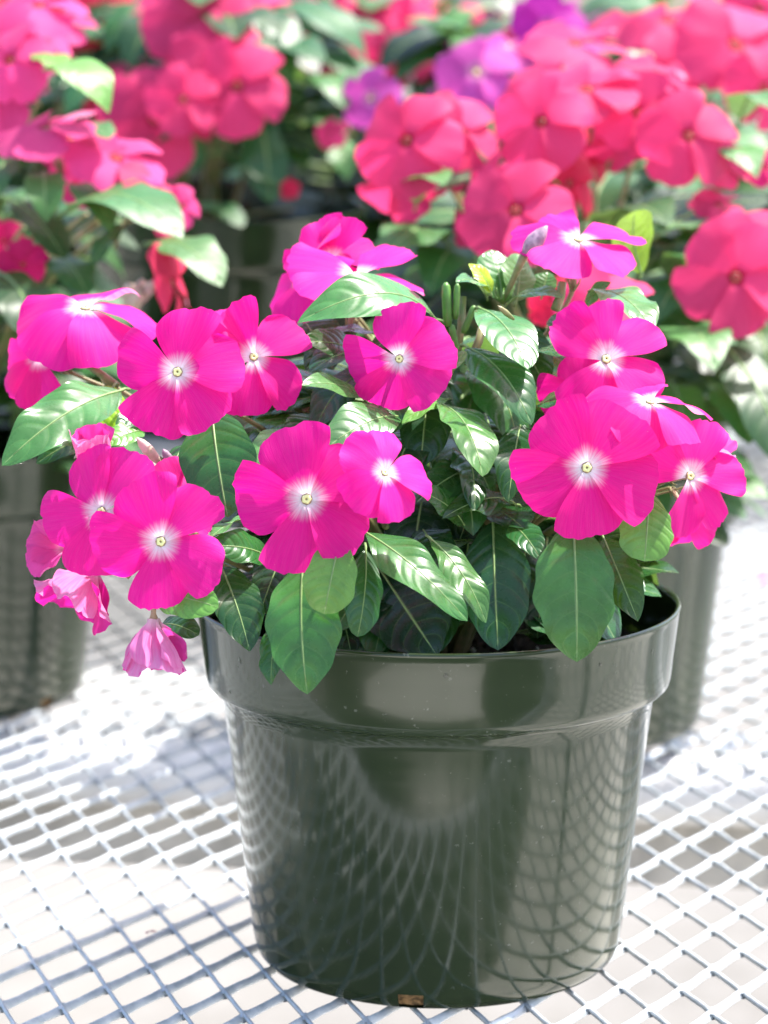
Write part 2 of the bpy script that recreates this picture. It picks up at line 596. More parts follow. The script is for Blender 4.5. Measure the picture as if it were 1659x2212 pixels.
ME_POT = pot_mesh()
v, f = lump_disc(0.0925, 0.1275, 0.0013)
ME_SOIL = mesh('potting_soil', v, f, M_SOIL)
ME_PERL = granules(26, 0.089, 0.1287, 0.0009, 0.0024, 5, M_PERL, 'perlite')
ME_CRUMB = granules(900, 0.090, 0.1280, 0.0008, 0.0026, 6, M_SOIL, 'soil_crumbs')
v, f, u = tube_data([(0, 0, .0012), (0, 0, .0035), (0, 0, .0055), (0, 0, .0085), (0, 0, .014)], [.0712, .0725, .0736, .0747, .0754], 110)
r_ = np.random.default_rng(9)
v = [(x + r_.normal(0, .0006), y + r_.normal(0, .0006), z) for x, y, z in v]
ME_ROOT = mesh('root_ball', v, f, M_ROOT, smooth=False)


def make_pot(loc, label, tilt=(0, 0), rz=0.0, drops=False):
    t = empty('flower_pot', loc, label, 'flower pot', 'dark green plastic flower pots')
    t.rotation_euler = (tilt[0], tilt[1], rz)
    obj('pot_wall', ME_POT, t)
    s = obj('potting_soil', ME_SOIL, t)
    tag(obj('perlite', ME_PERL, s), kind='stuff')
    tag(obj('soil_crumbs', ME_CRUMB, s), kind='stuff')
    obj('root_ball', ME_ROOT, t)
    return t


main_pot = make_pot((0, 0, 0), 'glossy dark green plastic pot in front, mesh mirrored in its side')
# water drops and specks on the front of the near pot
dv, df = [], []
r_ = np.random.default_rng(12)
zs = [p[1] for p in PROF[7:24]]; rs = [p[0] for p in PROF[7:24]]
for _ in range(30):
    z = r_.uniform(.124, .147) if r_.uniform() < .62 else r_.uniform(.02, .10)
    a = r_.uniform(-math.pi + .35, -.25)
    R_ = np.interp(z, zs, rs)
    s = r_.uniform(.0003, .0008) if r_.uniform() < .85 else r_.uniform(.0008, .0013)
    n = np.array([math.cos(a), math.sin(a), -.1]); n /= np.linalg.norm(n)
    tx = np.array([-math.sin(a), math.cos(a), 0]); ty = np.cross(n, tx)
    c = np.array([R_ * math.cos(a), R_ * math.sin(a), z])
    b = len(dv)
    for i in range(5):
        ph = i / 4 * math.pi / 2
        for k in range(10):
            th = 2 * math.pi * k / 10
            dv.append(c + (tx * math.cos(th) + ty * math.sin(th) * 1.15) * s * math.cos(ph) + n * (s * .13 * math.sin(ph) - .00005))
    for i in range(4):
        for k in range(10):
            k2 = (k + 1) % 10
            df.append((b + i * 10 + k, b + i * 10 + k2, b + (i + 1) * 10 + k2, b + (i + 1) * 10 + k))
tag(obj('water_drops', mesh('water_drops', dv, df, M_DROP), main_pot), kind='stuff')

# ------------------------------------------------------------------ leaves and flowers
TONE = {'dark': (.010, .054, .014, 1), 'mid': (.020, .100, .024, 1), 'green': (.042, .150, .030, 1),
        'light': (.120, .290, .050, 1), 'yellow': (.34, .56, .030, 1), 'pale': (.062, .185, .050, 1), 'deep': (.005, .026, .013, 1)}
MAG = (.93, .006, .33, 1.0)
ROSE = (.96, .07, .31, 0.0)
CORAL = (.98, .056, .225, 0.0)
RED = (.92, .018, .09, 0.0)
PURP = (.74, .09, .50, 0.35)


def leaf_data(L, Wd, bend=0.1, fold=0.10, wave=0.02, twist=0.0, tip=0.8, seed=0, nr=34, nc=13, puck=1.0, hook=0.0, side=0.0):
    r = np.random.default_rng(seed)
    t = np.linspace(0, 1, nr)
    s = np.linspace(-1, 1, nc)
    a, b = 0.78, tip
    w = (np.clip(t, 1e-5, 1) ** a) * (np.clip(1 - t, 0, 1) ** b)
    tm = a / (a + b)
    w = w / (tm ** a * (1 - tm) ** b) * Wd / 2
    w += 0.0007 * (1 - t) ** 3
    T, Sg = np.meshgrid(t, s, indexing='ij')
    Wg = w[:, None] * np.ones_like(Sg)
    asym = 1 + r.uniform(-.10, .10) * np.sign(Sg)
    ph, ph2 = r.uniform(0, 6.28, 2)
    fq = r.uniform(1.3, 2.4)
    X = Sg * Wg * asym * (1 + .042 * np.sin(2 * np.pi * fq * 1.7 * T + ph2 + Sg))
    Y = T * L
    Z = L * bend * 4 * T * (1 - T) + L * hook * (T - T ** 4)
    Z = Z + fold * np.abs(X) - 1.4 * fold * X ** 2 / max(Wd, 1e-4)
    Z = Z + 1.25 * wave * L * np.sin(2 * np.pi * fq * T + ph + (Sg > 0) * ph2) * Sg ** 2 * np.sin(np.pi * T) ** .5
    q = T * 7 - (np.abs(Sg) * .8 + np.abs(Sg) ** 3 * .9)
    Z = Z + puck * .0065 * Wd * np.cos(2 * np.pi * q) * np.sin(np.pi * np.clip(np.abs(Sg) * 1.05, 0, 1)) * np.sin(np.pi * T) ** .6
    X = X + side * L * 4 * T * (1 - T)
    an = twist * T
    X, Z = X * np.cos(an) - (Z - L * bend * 4 * T * (1 - T)) * np.sin(an), Z + X * np.sin(an)
    vs = np.stack([X, Y, Z], -1).reshape(-1, 3)
    uv = np.stack([(Sg + 1) / 2, T], -1).reshape(-1, 2)
    c = nc // 2
    spine = np.stack([X[:, c], Y[:, c], Z[:, c]], -1)
    return vs, grid_faces(nr, nc), uv, spine


def rib_mesh(spine, L, Wd):
    n = len(spine)
    idx = list(range(0, n - 2, 2))
    path = [V((0, -.10 * L, -.05 * L)), V((0, -.05 * L, -.012 * L))] + [V(spine[i]) + V((0, 0, .00005)) for i in idx]
    r0 = min(.00058, .019 * Wd + .00014)
    rad_ = [r0 * 1.25, r0 * 1.2] + [r0 * (1 - .80 * i / n) for i in idx]
    v, f, u = tube_data(path, rad_, 6)
    return mesh('midrib', v, f, M_RIB, u)


def frame(X, Y, Z, loc):
    m = Matrix.Identity(4)
    for i, a in enumerate((X, Y, Z)):
        for k in range(3):
            m[k][i] = a[k]
    m.translation = loc
    return m


_seed = [100]


def put_leaf(plant, b, t, wpx, tone='mid', bend=.12, roll=0, fold=.12, wave=.02, twist=0, tip=.8, face=(0, -.75, .65), hook=0, side=0):
    """b, t: (px, py, y) of leaf base and tip"""
    _seed[0] += 1
    B, T_ = at(*b), at(*t)
    L = (T_ - B).length
    Y = (T_ - B).normalized()
    F_ = V(face).normalized()
    Z = (F_ - Y * F_.dot(Y)).normalized()
    Z = Matrix.Rotation(rad(roll), 3, Y) @ Z
    X = Y.cross(Z)
    Wd = size(wpx, (b[2] + t[2]) / 2)
    vs, fs, uv, sp = leaf_data(L, Wd, bend, fold, wave, twist, tip, _seed[0], hook=hook, side=side)
    c = TONE[tone] if isinstance(tone, str) else tone
    k = random.uniform(.85, 1.15)
    o = obj('leaf', mesh('leaf', vs, fs, M_LEAF, uv), plant, mat4=frame(X, Y, Z, B - plant.location), color=(c[0] * k, c[1] * k, c[2] * k, 1))
    obj('midrib', rib_mesh(sp, L, Wd), o)
    return o


def petal_data(seed=0, wide=1.0, recurve=.12, cup=.10, tilt=.20, wave=.035, elev=0.0, nr=19, nc=17, fold=0.0, length=1.0, curl=0.0, crinkle=0.0):
    r = np.random.default_rng(seed)
    t = np.linspace(0, 1, nr) ** .9
    s = np.linspace(-1, 1, nc)
    T, Sg = np.meshgrid(t, s, indexing='ij')
    w = .062 + .465 * wide * (np.sin(np.pi / 2 * np.clip(T / 1.0, 0, 1)) ** 1.16)
    sk = r.uniform(.16, .36)
    cusp = r.uniform(.15, .45)
    Ln = 1 - .11 * np.abs(Sg - sk * .8) ** 2.2 - .15 * np.clip((np.abs(Sg) - .62) / .38, 0, 1) ** 2.2 * (1 - .45 * (Sg > 0)) + .028 * np.exp(-((Sg - cusp) / .10) ** 2) + r.normal(0, .010, nc)[None, :]
    X = Sg * w + sk * .20 * T ** 2 * (1 - .3 * Sg)
    Y = T * Ln * length
    ph = r.uniform(0, 6.28, 3)
    Z = -recurve * T ** 2.2 + cup * Sg ** 2 * w * T
    Z += tilt * X * (1 - .35 * T)
    Z += wave * np.sin(2.2 * np.pi * T + ph[0] + Sg * 1.2) * Sg ** 2 * T
    Z += wave * .8 * np.sin(2.6 * Sg + ph[1]) * T ** 3
    Z += wave * .35 * np.sin(6.5 * Sg + ph[2]) * T ** 4
    Z -= curl * np.clip(np.abs(Sg) - .45, 0, 1) ** 1.5 * T
    if fold:
        Z += fold * np.abs(X)
        X = X * (1 - .35 * abs(fold))
    if crinkle:
        Z += crinkle * (np.sin(9 * Sg + 5 * T + ph[1]) * np.sin(7 * T + ph[2]) + .6 * np.sin(17 * Sg - 6 * T + ph[0])) * T ** 1.3
        X = X * (1 - .12 * T * np.abs(np.sin(5 * Sg + ph[2])))
    Z -= .05 * np.clip(1 - T / .10, 0, 1)
    c, s_ = math.cos(elev), math.sin(elev)
    Y, Z = Y * c - Z * s_, Y * s_ + Z * c
    Y = Y + .045
    vs = np.stack([X, Y, Z], -1).reshape(-1, 3)
    uv = np.stack([(Sg + 1) / 2, T], -1).reshape(-1, 2)
    return vs, grid_faces(nr, nc), uv


def petal_mesh(**kw):
    v, f, u = petal_data(**kw)
    return mesh('petal', v, f, M_PETAL, u)


def eye_mesh(n=20, mats=None):
    prof = [(.066, -.006), (.058, .008), (.046, .012), (.032, .008), (.017, .001), (.014, -.005), (.012, -.04), (.008, -.08)]
    vs, fs, mi = [], [], []
    for r, z in prof:
        for k in range(n):
            a = 2 * math.pi * k / n
            rr = r * (1 + .10 * math.cos(5 * a)) if r > .04 else r
            vs.append((rr * math.cos(a), rr * math.sin(a), z))
    for i in range(len(prof) - 1):
        for k in range(n):
            k2 = (k + 1) % n
            fs.append((i * n + k, i * n + k2, (i + 1) * n + k2, (i + 1) * n + k)); mi.append(1 if i >= 4 else 0)
    fs.append(tuple((len(prof) - 1) * n + k for k in range(n))); mi.append(1)
    return mesh('eye', vs, fs, mats or [M_EYE, M_HOLE], midx=mi)


ME_EYE = eye_mesh()
M_REDEYE = mat_plain('red_eye', (.42, .004, .02), .6, .15, 300)
ME_EYE_RED = eye_mesh(mats=[M_REDEYE, M_REDEYE])


def tube_mesh(bendto, R=1.0):
    """corolla tube, calyx and stalk behind a flower, in flower units; bendto = local point where the stalk ends"""
    e = V(bendto)
    p = [V((0, 0, -.02)), V((0, 0, -.12)), V((0, 0, -.40)), V((0, 0, -.75)), V((0, 0, -.95))]
    v1 = tube_data(p, [.085, .050, .042, .055, .040], 8)
    path = bez(V((0, 0, -.93)), V((0, 0, -1.25)), e, 7)
    v2 = tube_data(path, [.050, .040, .036, .036, .038, .042, .045], 7)
    parts = [(*v1, 0), (*v2, 1)]
    for k in range(5):
        a = 2 * math.pi * k / 5
        d = V((math.cos(a), math.sin(a), 0))
        v3 = tube_data([V((0, 0, -.97)) + d * .03, V((0, 0, -.85)) + d * .085, V((0, 0, -.68)) + d * .12], [.022, .018, .004], 5)
        parts.append((*v3, 1))
    vs, fs, uv, mi = join_data(parts)
    return mesh('flower', vs, fs, [M_TUBE, M_STEM], uv, midx=mi)


def flower_frame(n, loc, R, spin=0.0):
    Z = V(n).normalized()
    X = V((1, 0, 0)); X = (X - Z * X.dot(Z)).normalized()
    Y = Z.cross(X)
    return frame(X, Y, Z, loc) @ Matrix.Rotation(spin, 4, 'Z') @ Matrix.Scale(R, 4)


def put_flower(plant, px, py, y, rpx, n=(0, -1, .2), petals=None, spin=0, color=MAG, axis=(0, 0), eye=True, base=None, stem=True, **kw):
    """petals: list of (angle in the picture, dict of shape overrides)"""
    _seed[0] += 10
    R = size(rpx, y)
    c = at(px, py, y)
    Mx = flower_frame(n, c - plant.location, R)
    ax = V((axis[0], axis[1], c.z)) - c
    end_w = c - V(n).normalized() * R * 1.1 + V((ax.x * .35, ax.y * .35, -R * 1.1))
    end_l = (Mx.inverted() @ (end_w - plant.location))
    fl = obj('flower', tube_mesh(end_l), plant, mat4=Mx)
    if petals is None:
        petals = [(90 + 72 * k + spin, {}) for k in range(5)]
    for k, (ang, ov) in enumerate(petals):
        d = dict(seed=_seed[0] + k, tilt=.27 + random.uniform(-.08, .08), wave=.062, recurve=.12 + random.uniform(-.08, .10), length=random.uniform(.95, 1.04))
        d.update(kw); d.update(ov)
        d['wide'] = d.get('wide', 1.0) * random.uniform(.95, 1.05)
        j = random.uniform(.96, 1.04)
        if k == 0:
            hu = random.uniform(.90, 1.12), random.uniform(.6, 1.8)
        po = obj('petal', petal_mesh(**d), fl, mat4=Matrix.Rotation(rad(ang - 90), 4, 'Z'),
                 color=(min(1, color[0] * j), color[1] * hu[1], color[2] * j * hu[0], color[3]))
    if eye:
        obj('eye', ME_EYE, fl)
    if stem:
        put_stem(plant, end_w, base)
    return fl


def put_stem(plant, end, base=None, r0=.0024, r1=.0013):
    c = plant.location
    b = V(base) if base else c + V(((end.x - c.x) * .16 + random.uniform(-.008, .008), (end.y - c.y) * .16 + random.uniform(-.008, .008), -.004))
    m = V((b.x * .45 + end.x * .55, b.y * .45 + end.y * .55, b.z + (end.z - b.z) * .25 + .01))
    m = V((b.x + (end.x - b.x) * .25, b.y + (end.y - b.y) * .25, max(b.z + .02, b.z + (end.z - b.z) * .75)))
    path = bez(b - c, m - c, end - c, 9)
    v, f, u = tube_data(path, [r0 + (r1 - r0) * i / 8 for i in range(9)], 7)
    return obj('stem', mesh('stem', v, f, M_STEM, u), plant)


# ------------------------------------------------------------------ the near plant
P = empty('periwinkle_plant', (0, 0, .1275), 'sharp magenta periwinkle with white-eyed flowers growing in the front pot', 'plant', 'flowering periwinkle plants')


def PL(*a): return [(x, d) for x, d in a]


pf = put_flower
# upper left cluster
pf(P, 383, 803, -.078, 140, (-.10, -.93, .30), PL((82, dict(wide=1.05)), (12, dict(wide=1.05)), (-52, {}), (-112, dict(wide=1.05)), (166, dict(wide=.95))), recurve=.10)
pf(P, 548, 770, -.052, 122, (.10, -.90, .35), PL((118, dict(fold=.5)), (40, dict(wide=.95)), (-38, dict(wide=.85)), (-92, dict(wide=.95)), (172, {})))
pf(P, 480, 720, -.030, 95, (.15, -.45, .85), spin=10)
# centre
pf(P, 862, 775, -.060, 116, (-.22, -.95, .10), PL((95, dict(wide=1.1)), (28, dict(wide=1.15)), (-40, dict(wide=1.1)), (-112, dict(wide=1.1)), (190, dict(wide=1.1))), tilt=.30, recurve=.20)
# front middle pair
pf(P, 662, 1078, -.112, 155, (-.05, -.95, .22), PL((105, dict(wide=1.05)), (35, dict(wide=1.05)), (-40, dict(wide=.95)), (-97, dict(wide=.95)), (182, dict(wide=1.1))), recurve=.12)
pf(P, 832, 1020, -.118, 108, (.38, -.72, .52), PL((150, dict(wide=1.0)), (95, dict(wide=.9)), (10, {}), (-60, dict(wide=1.1)), (-128, dict(wide=1.1))), recurve=.25)
# right cluster
pf(P, 1268, 1010, -.100, 150, (.02, -.96, .22), PL((128, dict(wide=1.1)), (52, dict(wide=1.15)), (-18, dict(wide=1.15)), (-84, dict(wide=1.05)), (202, dict(wide=1.1))), recurve=.10, tilt=.22, wave=.028)
pf(P, 1492, 1028, -.062, 128, (.28, -.90, .22), PL((72, dict(wide=.8)), (8, dict(wide=.75)), (-50, dict(wide=.55)), (-98, dict(wide=.8, fold=.35)), (152, dict(wide=.9))), recurve=.12)
pf(P, 1310, 775, -.052, 136, (.10, -.88, .46), PL((140, dict(wide=.85)), (98, dict(wide=.72)), (42, dict(wide=.75)), (-32, dict(wide=1.0)), (-112, dict(wide=.95))), recurve=.16)
pf(P, 1405, 866, -.080, 128, (.10, -.34, .92), PL((100, {}), (28, {}), (-44, {}), (-100, {}), (188, {})), recurve=.38, wave=.06)
pf(P, 1262, 850, -.040, 100, (-.25, -.8, .3), spin=20, recurve=.2)
# top
pf(P, 1250, 515, .000, 134, (.06, -.42, .88), PL((118, dict(wide=.7)), (28, dict(wide=.95)), (-42, {}), (-112, {}), (188, dict(wide=.85))), recurve=.14, wave=.06)
pf(P, 772, 592, -.010, 146, (.12, -.34, .92), PL((52, dict(wide=.72, elev=.25)), (-8, dict(wide=.8, elev=.05)), (-72, dict(wide=1.0)), (-128, dict(wide=1.0)), (178, dict(wide=.9, elev=.12))), recurve=.14, wave=.05)
pf(P, 655, 590, .018, 122, (-.62, -.30, .55), PL((100, {}), (30, dict(elev=.3)), (-40, {}), (-112, {}), (175, {})), recurve=.28)
pf(P, 715, 560, .015, 100, (-.05, -.75, .5), PL((70, dict(elev=.3)), (110, {}), (20, {}), (-60, {}), (200, {})))
# left, lower
pf(P, 218, 1105, -.092, 140, (-.28, -.88, .28), PL((112, dict(wide=.85)), (62, dict(wide=1.05)), (-28, {}), (-98, dict(wide=1.0)), (188, dict(wide=.9))))
pf(P, 347, 1170, -.112, 145, (-.02, -.95, .16), PL((112, dict(wide=1.1)), (50, dict(wide=.85)), (-28, dict(wide=.9)), (-88, dict(wide=1.0)), (188, dict(wide=1.0, curl=.25))))
pf(P, 385, 1080, -.075, 92, (.4, -.7, .4), spin=30)
# far left
pf(P, 185, 662, -.010, 150, (.0, -.42, .90), PL((80, {}), (6, dict(wide=1.0)), (-62, dict(wide=1.1)), (-118, dict(wide=1.1)), (182, dict(wide=1.0))), recurve=.42, wave=.07)
pf(P, 88, 770, -.004, 112, (-.42, -.62, .35), PL((120, {}), (182, dict(wide=1.1)), (222, dict(wide=1.1)), (262, {})), recurve=.34, eye=False)
# fading and half-closed flowers
PALE = (.84, .10, .42, .55)
pf(P, 205, 1225, -.072, 140, (-.42, -.35, -.70), PL((90, {}), (18, {}), (-54, {}), (-126, {}), (162, {})), elev=.95, fold=.35, wave=.09, curl=.2, crinkle=.035, eye=False, color=(.86, .02, .34, .8))
pf(P, 140, 1185, -.072, 85, (-.65, -.5, .2), PL((120, {}), (190, {}), (240, {})), elev=.9, fold=.3, wave=.08, crinkle=.04, eye=False, color=PALE, stem=False)
pf(P, 332, 1340, -.098, 122, (.02, -.18, -.98), PL((90, {}), (22, {}), (-50, dict(length=.95)), (-95, dict(wide=1.1)), (-140, {}), (162, {}))[:6], elev=.98, wave=.07, curl=-.15, recurve=-.10, crinkle=.030, eye=False, color=(.88, .11, .44, .85))
pf(P, 202, 1010, -.070, 90, (-.05, -.25, .95), PL((90, {}), (18, {}), (-54, {}), (-126, {}), (162, {})), elev=1.0, wave=.08, curl=-.1, recurve=-.2, crinkle=.02, eye=False, color=(.88, .05, .42, .5))
pf(P, 1535, 990, -.045, 62, (.3, -.3, .8), elev=1.0, wave=.1, curl=.1, eye=False, color=PALE)
pf(P, 1480, 1100, -.050, 100, (.2, -.85, -.3), PL((-40, {}), (-90, {}), (-130, {})), eye=False, stem=False)
pf(P, 1078, 945, -.02, 45, (.3, -.6, -.2), elev=.6, eye=False)

pl = put_leaf
# centre and top
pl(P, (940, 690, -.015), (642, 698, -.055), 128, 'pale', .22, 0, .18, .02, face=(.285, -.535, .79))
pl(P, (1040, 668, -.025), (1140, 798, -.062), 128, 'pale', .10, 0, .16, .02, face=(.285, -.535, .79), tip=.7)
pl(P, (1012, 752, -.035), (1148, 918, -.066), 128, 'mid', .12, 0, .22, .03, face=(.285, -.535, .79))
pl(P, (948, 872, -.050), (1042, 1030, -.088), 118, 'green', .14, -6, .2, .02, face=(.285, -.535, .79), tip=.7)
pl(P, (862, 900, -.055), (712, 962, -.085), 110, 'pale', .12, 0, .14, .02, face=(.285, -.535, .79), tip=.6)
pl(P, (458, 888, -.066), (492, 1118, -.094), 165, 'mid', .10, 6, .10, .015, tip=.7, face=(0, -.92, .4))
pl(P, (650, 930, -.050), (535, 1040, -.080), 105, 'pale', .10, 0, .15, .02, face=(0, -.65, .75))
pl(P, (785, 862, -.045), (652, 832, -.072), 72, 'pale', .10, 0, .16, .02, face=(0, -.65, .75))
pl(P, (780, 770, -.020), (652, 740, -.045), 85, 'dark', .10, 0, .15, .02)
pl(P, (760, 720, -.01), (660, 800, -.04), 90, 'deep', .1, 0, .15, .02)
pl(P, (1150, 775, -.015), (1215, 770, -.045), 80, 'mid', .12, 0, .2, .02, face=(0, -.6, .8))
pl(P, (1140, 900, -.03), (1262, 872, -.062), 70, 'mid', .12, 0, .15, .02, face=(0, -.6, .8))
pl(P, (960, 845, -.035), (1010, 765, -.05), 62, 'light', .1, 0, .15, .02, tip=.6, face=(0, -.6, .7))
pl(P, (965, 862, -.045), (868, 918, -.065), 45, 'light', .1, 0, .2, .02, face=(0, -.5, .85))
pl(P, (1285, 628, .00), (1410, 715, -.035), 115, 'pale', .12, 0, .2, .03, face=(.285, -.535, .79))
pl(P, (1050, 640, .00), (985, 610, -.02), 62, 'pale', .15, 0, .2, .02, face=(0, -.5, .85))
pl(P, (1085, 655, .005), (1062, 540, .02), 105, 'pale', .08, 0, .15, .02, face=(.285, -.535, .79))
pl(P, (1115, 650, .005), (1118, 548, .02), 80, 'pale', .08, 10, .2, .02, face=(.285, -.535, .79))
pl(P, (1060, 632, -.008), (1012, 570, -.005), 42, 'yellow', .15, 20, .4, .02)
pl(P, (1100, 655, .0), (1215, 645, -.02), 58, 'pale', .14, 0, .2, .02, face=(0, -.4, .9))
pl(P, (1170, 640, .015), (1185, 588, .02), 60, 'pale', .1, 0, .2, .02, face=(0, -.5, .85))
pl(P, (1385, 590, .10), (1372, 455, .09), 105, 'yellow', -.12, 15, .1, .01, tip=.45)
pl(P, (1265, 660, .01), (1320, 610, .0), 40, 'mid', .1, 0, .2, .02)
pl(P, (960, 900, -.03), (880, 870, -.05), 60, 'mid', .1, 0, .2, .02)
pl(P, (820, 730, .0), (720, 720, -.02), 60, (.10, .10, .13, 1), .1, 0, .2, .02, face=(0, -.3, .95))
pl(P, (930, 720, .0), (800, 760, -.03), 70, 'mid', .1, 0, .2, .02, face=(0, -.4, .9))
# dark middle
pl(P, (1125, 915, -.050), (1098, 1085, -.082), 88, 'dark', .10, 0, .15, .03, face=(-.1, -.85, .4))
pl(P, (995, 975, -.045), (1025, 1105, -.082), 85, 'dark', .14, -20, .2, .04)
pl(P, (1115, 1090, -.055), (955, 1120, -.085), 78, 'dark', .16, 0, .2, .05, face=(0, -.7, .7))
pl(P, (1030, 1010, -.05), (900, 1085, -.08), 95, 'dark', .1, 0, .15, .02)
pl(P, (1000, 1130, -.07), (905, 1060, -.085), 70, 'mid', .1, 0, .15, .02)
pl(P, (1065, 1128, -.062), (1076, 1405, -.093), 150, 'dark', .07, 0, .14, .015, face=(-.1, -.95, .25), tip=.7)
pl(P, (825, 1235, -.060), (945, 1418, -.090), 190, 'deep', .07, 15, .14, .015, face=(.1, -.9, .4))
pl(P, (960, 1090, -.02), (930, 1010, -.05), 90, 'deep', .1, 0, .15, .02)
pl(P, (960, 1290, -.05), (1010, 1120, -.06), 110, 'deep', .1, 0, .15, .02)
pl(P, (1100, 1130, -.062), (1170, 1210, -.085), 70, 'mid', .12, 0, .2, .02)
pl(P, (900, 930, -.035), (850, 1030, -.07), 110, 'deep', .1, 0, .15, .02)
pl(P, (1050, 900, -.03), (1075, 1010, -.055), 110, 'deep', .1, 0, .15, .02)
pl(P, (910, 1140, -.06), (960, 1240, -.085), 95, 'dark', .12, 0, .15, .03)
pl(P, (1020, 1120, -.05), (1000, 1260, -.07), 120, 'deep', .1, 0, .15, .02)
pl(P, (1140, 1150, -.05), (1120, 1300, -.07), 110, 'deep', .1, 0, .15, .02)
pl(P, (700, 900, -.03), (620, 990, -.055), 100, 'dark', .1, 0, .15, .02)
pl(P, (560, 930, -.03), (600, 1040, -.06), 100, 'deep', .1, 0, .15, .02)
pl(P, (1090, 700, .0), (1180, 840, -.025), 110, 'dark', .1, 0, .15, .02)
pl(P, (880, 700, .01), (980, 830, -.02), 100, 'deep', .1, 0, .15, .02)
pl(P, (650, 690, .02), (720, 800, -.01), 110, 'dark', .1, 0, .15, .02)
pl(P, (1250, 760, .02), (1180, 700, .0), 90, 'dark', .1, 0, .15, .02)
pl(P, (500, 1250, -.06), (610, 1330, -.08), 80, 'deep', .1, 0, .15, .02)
# lower front
pl(P, (792, 1152, -.098), (1010, 1342, -.120), 122, 'green', .11, 0, .20, .035, face=(.285, -.535, .79), side=.05)
pl(P, (935, 1168, -.090), (1050, 1346, -.108), 86, 'green', .10, 0, .16, .035, face=(.285, -.535, .79))
pl(P, (655, 1215, -.100), (664, 1500, -.121), 165, 'green', .09, 4, .12, .02, face=(0, -.96, .3), side=.02)
pl(P, (735, 1160, -.112), (700, 1327, -.122), 116, 'light', .10, 0, .10, .01, tip=.5, face=(0, -.94, .3))
pl(P, (790, 1190, -.098), (772, 1376, -.112), 84, 'mid', .10, -20, .15, .02, tip=.55, face=(0, -.95, .3))
pl(P, (612, 1342, -.100), (586, 1480, -.114), 66, 'mid', .12, 28, .25, .03, face=(0, -.95, .3))
pl(P, (478, 1225, -.088), (540, 1408, -.112), 108, 'dark', .10, -6, .16, .02, face=(.1, -.92, .35))
pl(P, (335, 1290, -.098), (472, 1312, -.115), 92, 'light', .14, 0, .12, .015, tip=.55, face=(0, -.85, .5))
pl(P, (345, 1355, -.080), (430, 1372, -.100), 62, 'dark', .14, 0, .2, .02, tip=.5)
pl(P, (580, 1205, -.085), (448, 1180, -.100), 82, 'mid', .14, 0, .2, .03, face=(0, -.8, .6))
pl(P, (560, 1120, -.08), (446, 1172, -.103), 46, 'pale', .10, 40, .3, .03)
pl(P, (1238, 1130, -.092), (1246, 1430, -.113), 178, 'green', .08, -2, .12, .018, face=(0, -.96, .28), tip=.75)
pl(P, (1305, 1165, -.075), (1378, 1342, -.102), 92, 'dark', .10, 0, .2, .025, face=(-.1, -.92, .3))
pl(P, (1402, 1065, -.082), (1392, 1213, -.098), 118, 'light', .08, 0, .08, .01, tip=.42, face=(0, -.94, .3))
pl(P, (620, 1180, -.07), (560, 1330, -.09), 90, 'deep', .1, 0, .15, .02)
pl(P, (720, 1250, -.05), (760, 1420, -.075), 110, 'deep', .1, 0, .15, .02)
pl(P, (1180, 1180, -.05), (1160, 1380, -.06), 100, 'deep', .1, 0, .15, .02)
# far left
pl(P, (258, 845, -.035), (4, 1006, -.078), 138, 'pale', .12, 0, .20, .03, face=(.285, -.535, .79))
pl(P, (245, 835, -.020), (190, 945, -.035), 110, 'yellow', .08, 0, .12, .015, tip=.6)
pl(P, (240, 935, -.030), (78, 1002, -.050), 72, 'dark', .12, 0, .15, .03)
pl(P, (310, 930, -.040), (225, 965, -.055), 60, 'light', .1, 0, .15, .02)
pl(P, (330, 900, -.03), (250, 920, -.045), 60, 'mid', .1, 0, .15, .02)
pl(P, (400, 960, -.05), (360, 1070, -.07), 70, 'mid', .1, 20, .15, .02)
# inner leaves that close the crown
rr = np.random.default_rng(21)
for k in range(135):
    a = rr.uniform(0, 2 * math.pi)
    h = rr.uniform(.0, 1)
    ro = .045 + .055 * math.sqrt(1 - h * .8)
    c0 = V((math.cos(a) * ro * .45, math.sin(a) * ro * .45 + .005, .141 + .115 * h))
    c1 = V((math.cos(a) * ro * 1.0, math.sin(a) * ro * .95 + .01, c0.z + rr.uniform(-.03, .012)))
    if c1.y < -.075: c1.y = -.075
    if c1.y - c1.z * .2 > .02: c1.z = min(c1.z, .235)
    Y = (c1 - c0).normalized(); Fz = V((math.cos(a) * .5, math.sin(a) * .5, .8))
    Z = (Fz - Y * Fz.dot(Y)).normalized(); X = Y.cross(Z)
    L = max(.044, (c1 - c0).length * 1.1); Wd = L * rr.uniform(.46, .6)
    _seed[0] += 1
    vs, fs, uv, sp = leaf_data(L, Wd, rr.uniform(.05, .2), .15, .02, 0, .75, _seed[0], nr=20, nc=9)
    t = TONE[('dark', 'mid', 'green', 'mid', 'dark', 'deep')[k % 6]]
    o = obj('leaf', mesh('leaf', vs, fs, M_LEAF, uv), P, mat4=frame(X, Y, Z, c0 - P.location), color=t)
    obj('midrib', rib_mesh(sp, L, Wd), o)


def lathe(name, path, radii, m, parent, n=10):
    v, f, u = tube_data([p - parent.location for p in path], radii, n)
    return obj(name, mesh(name, v, f, m, u), parent)


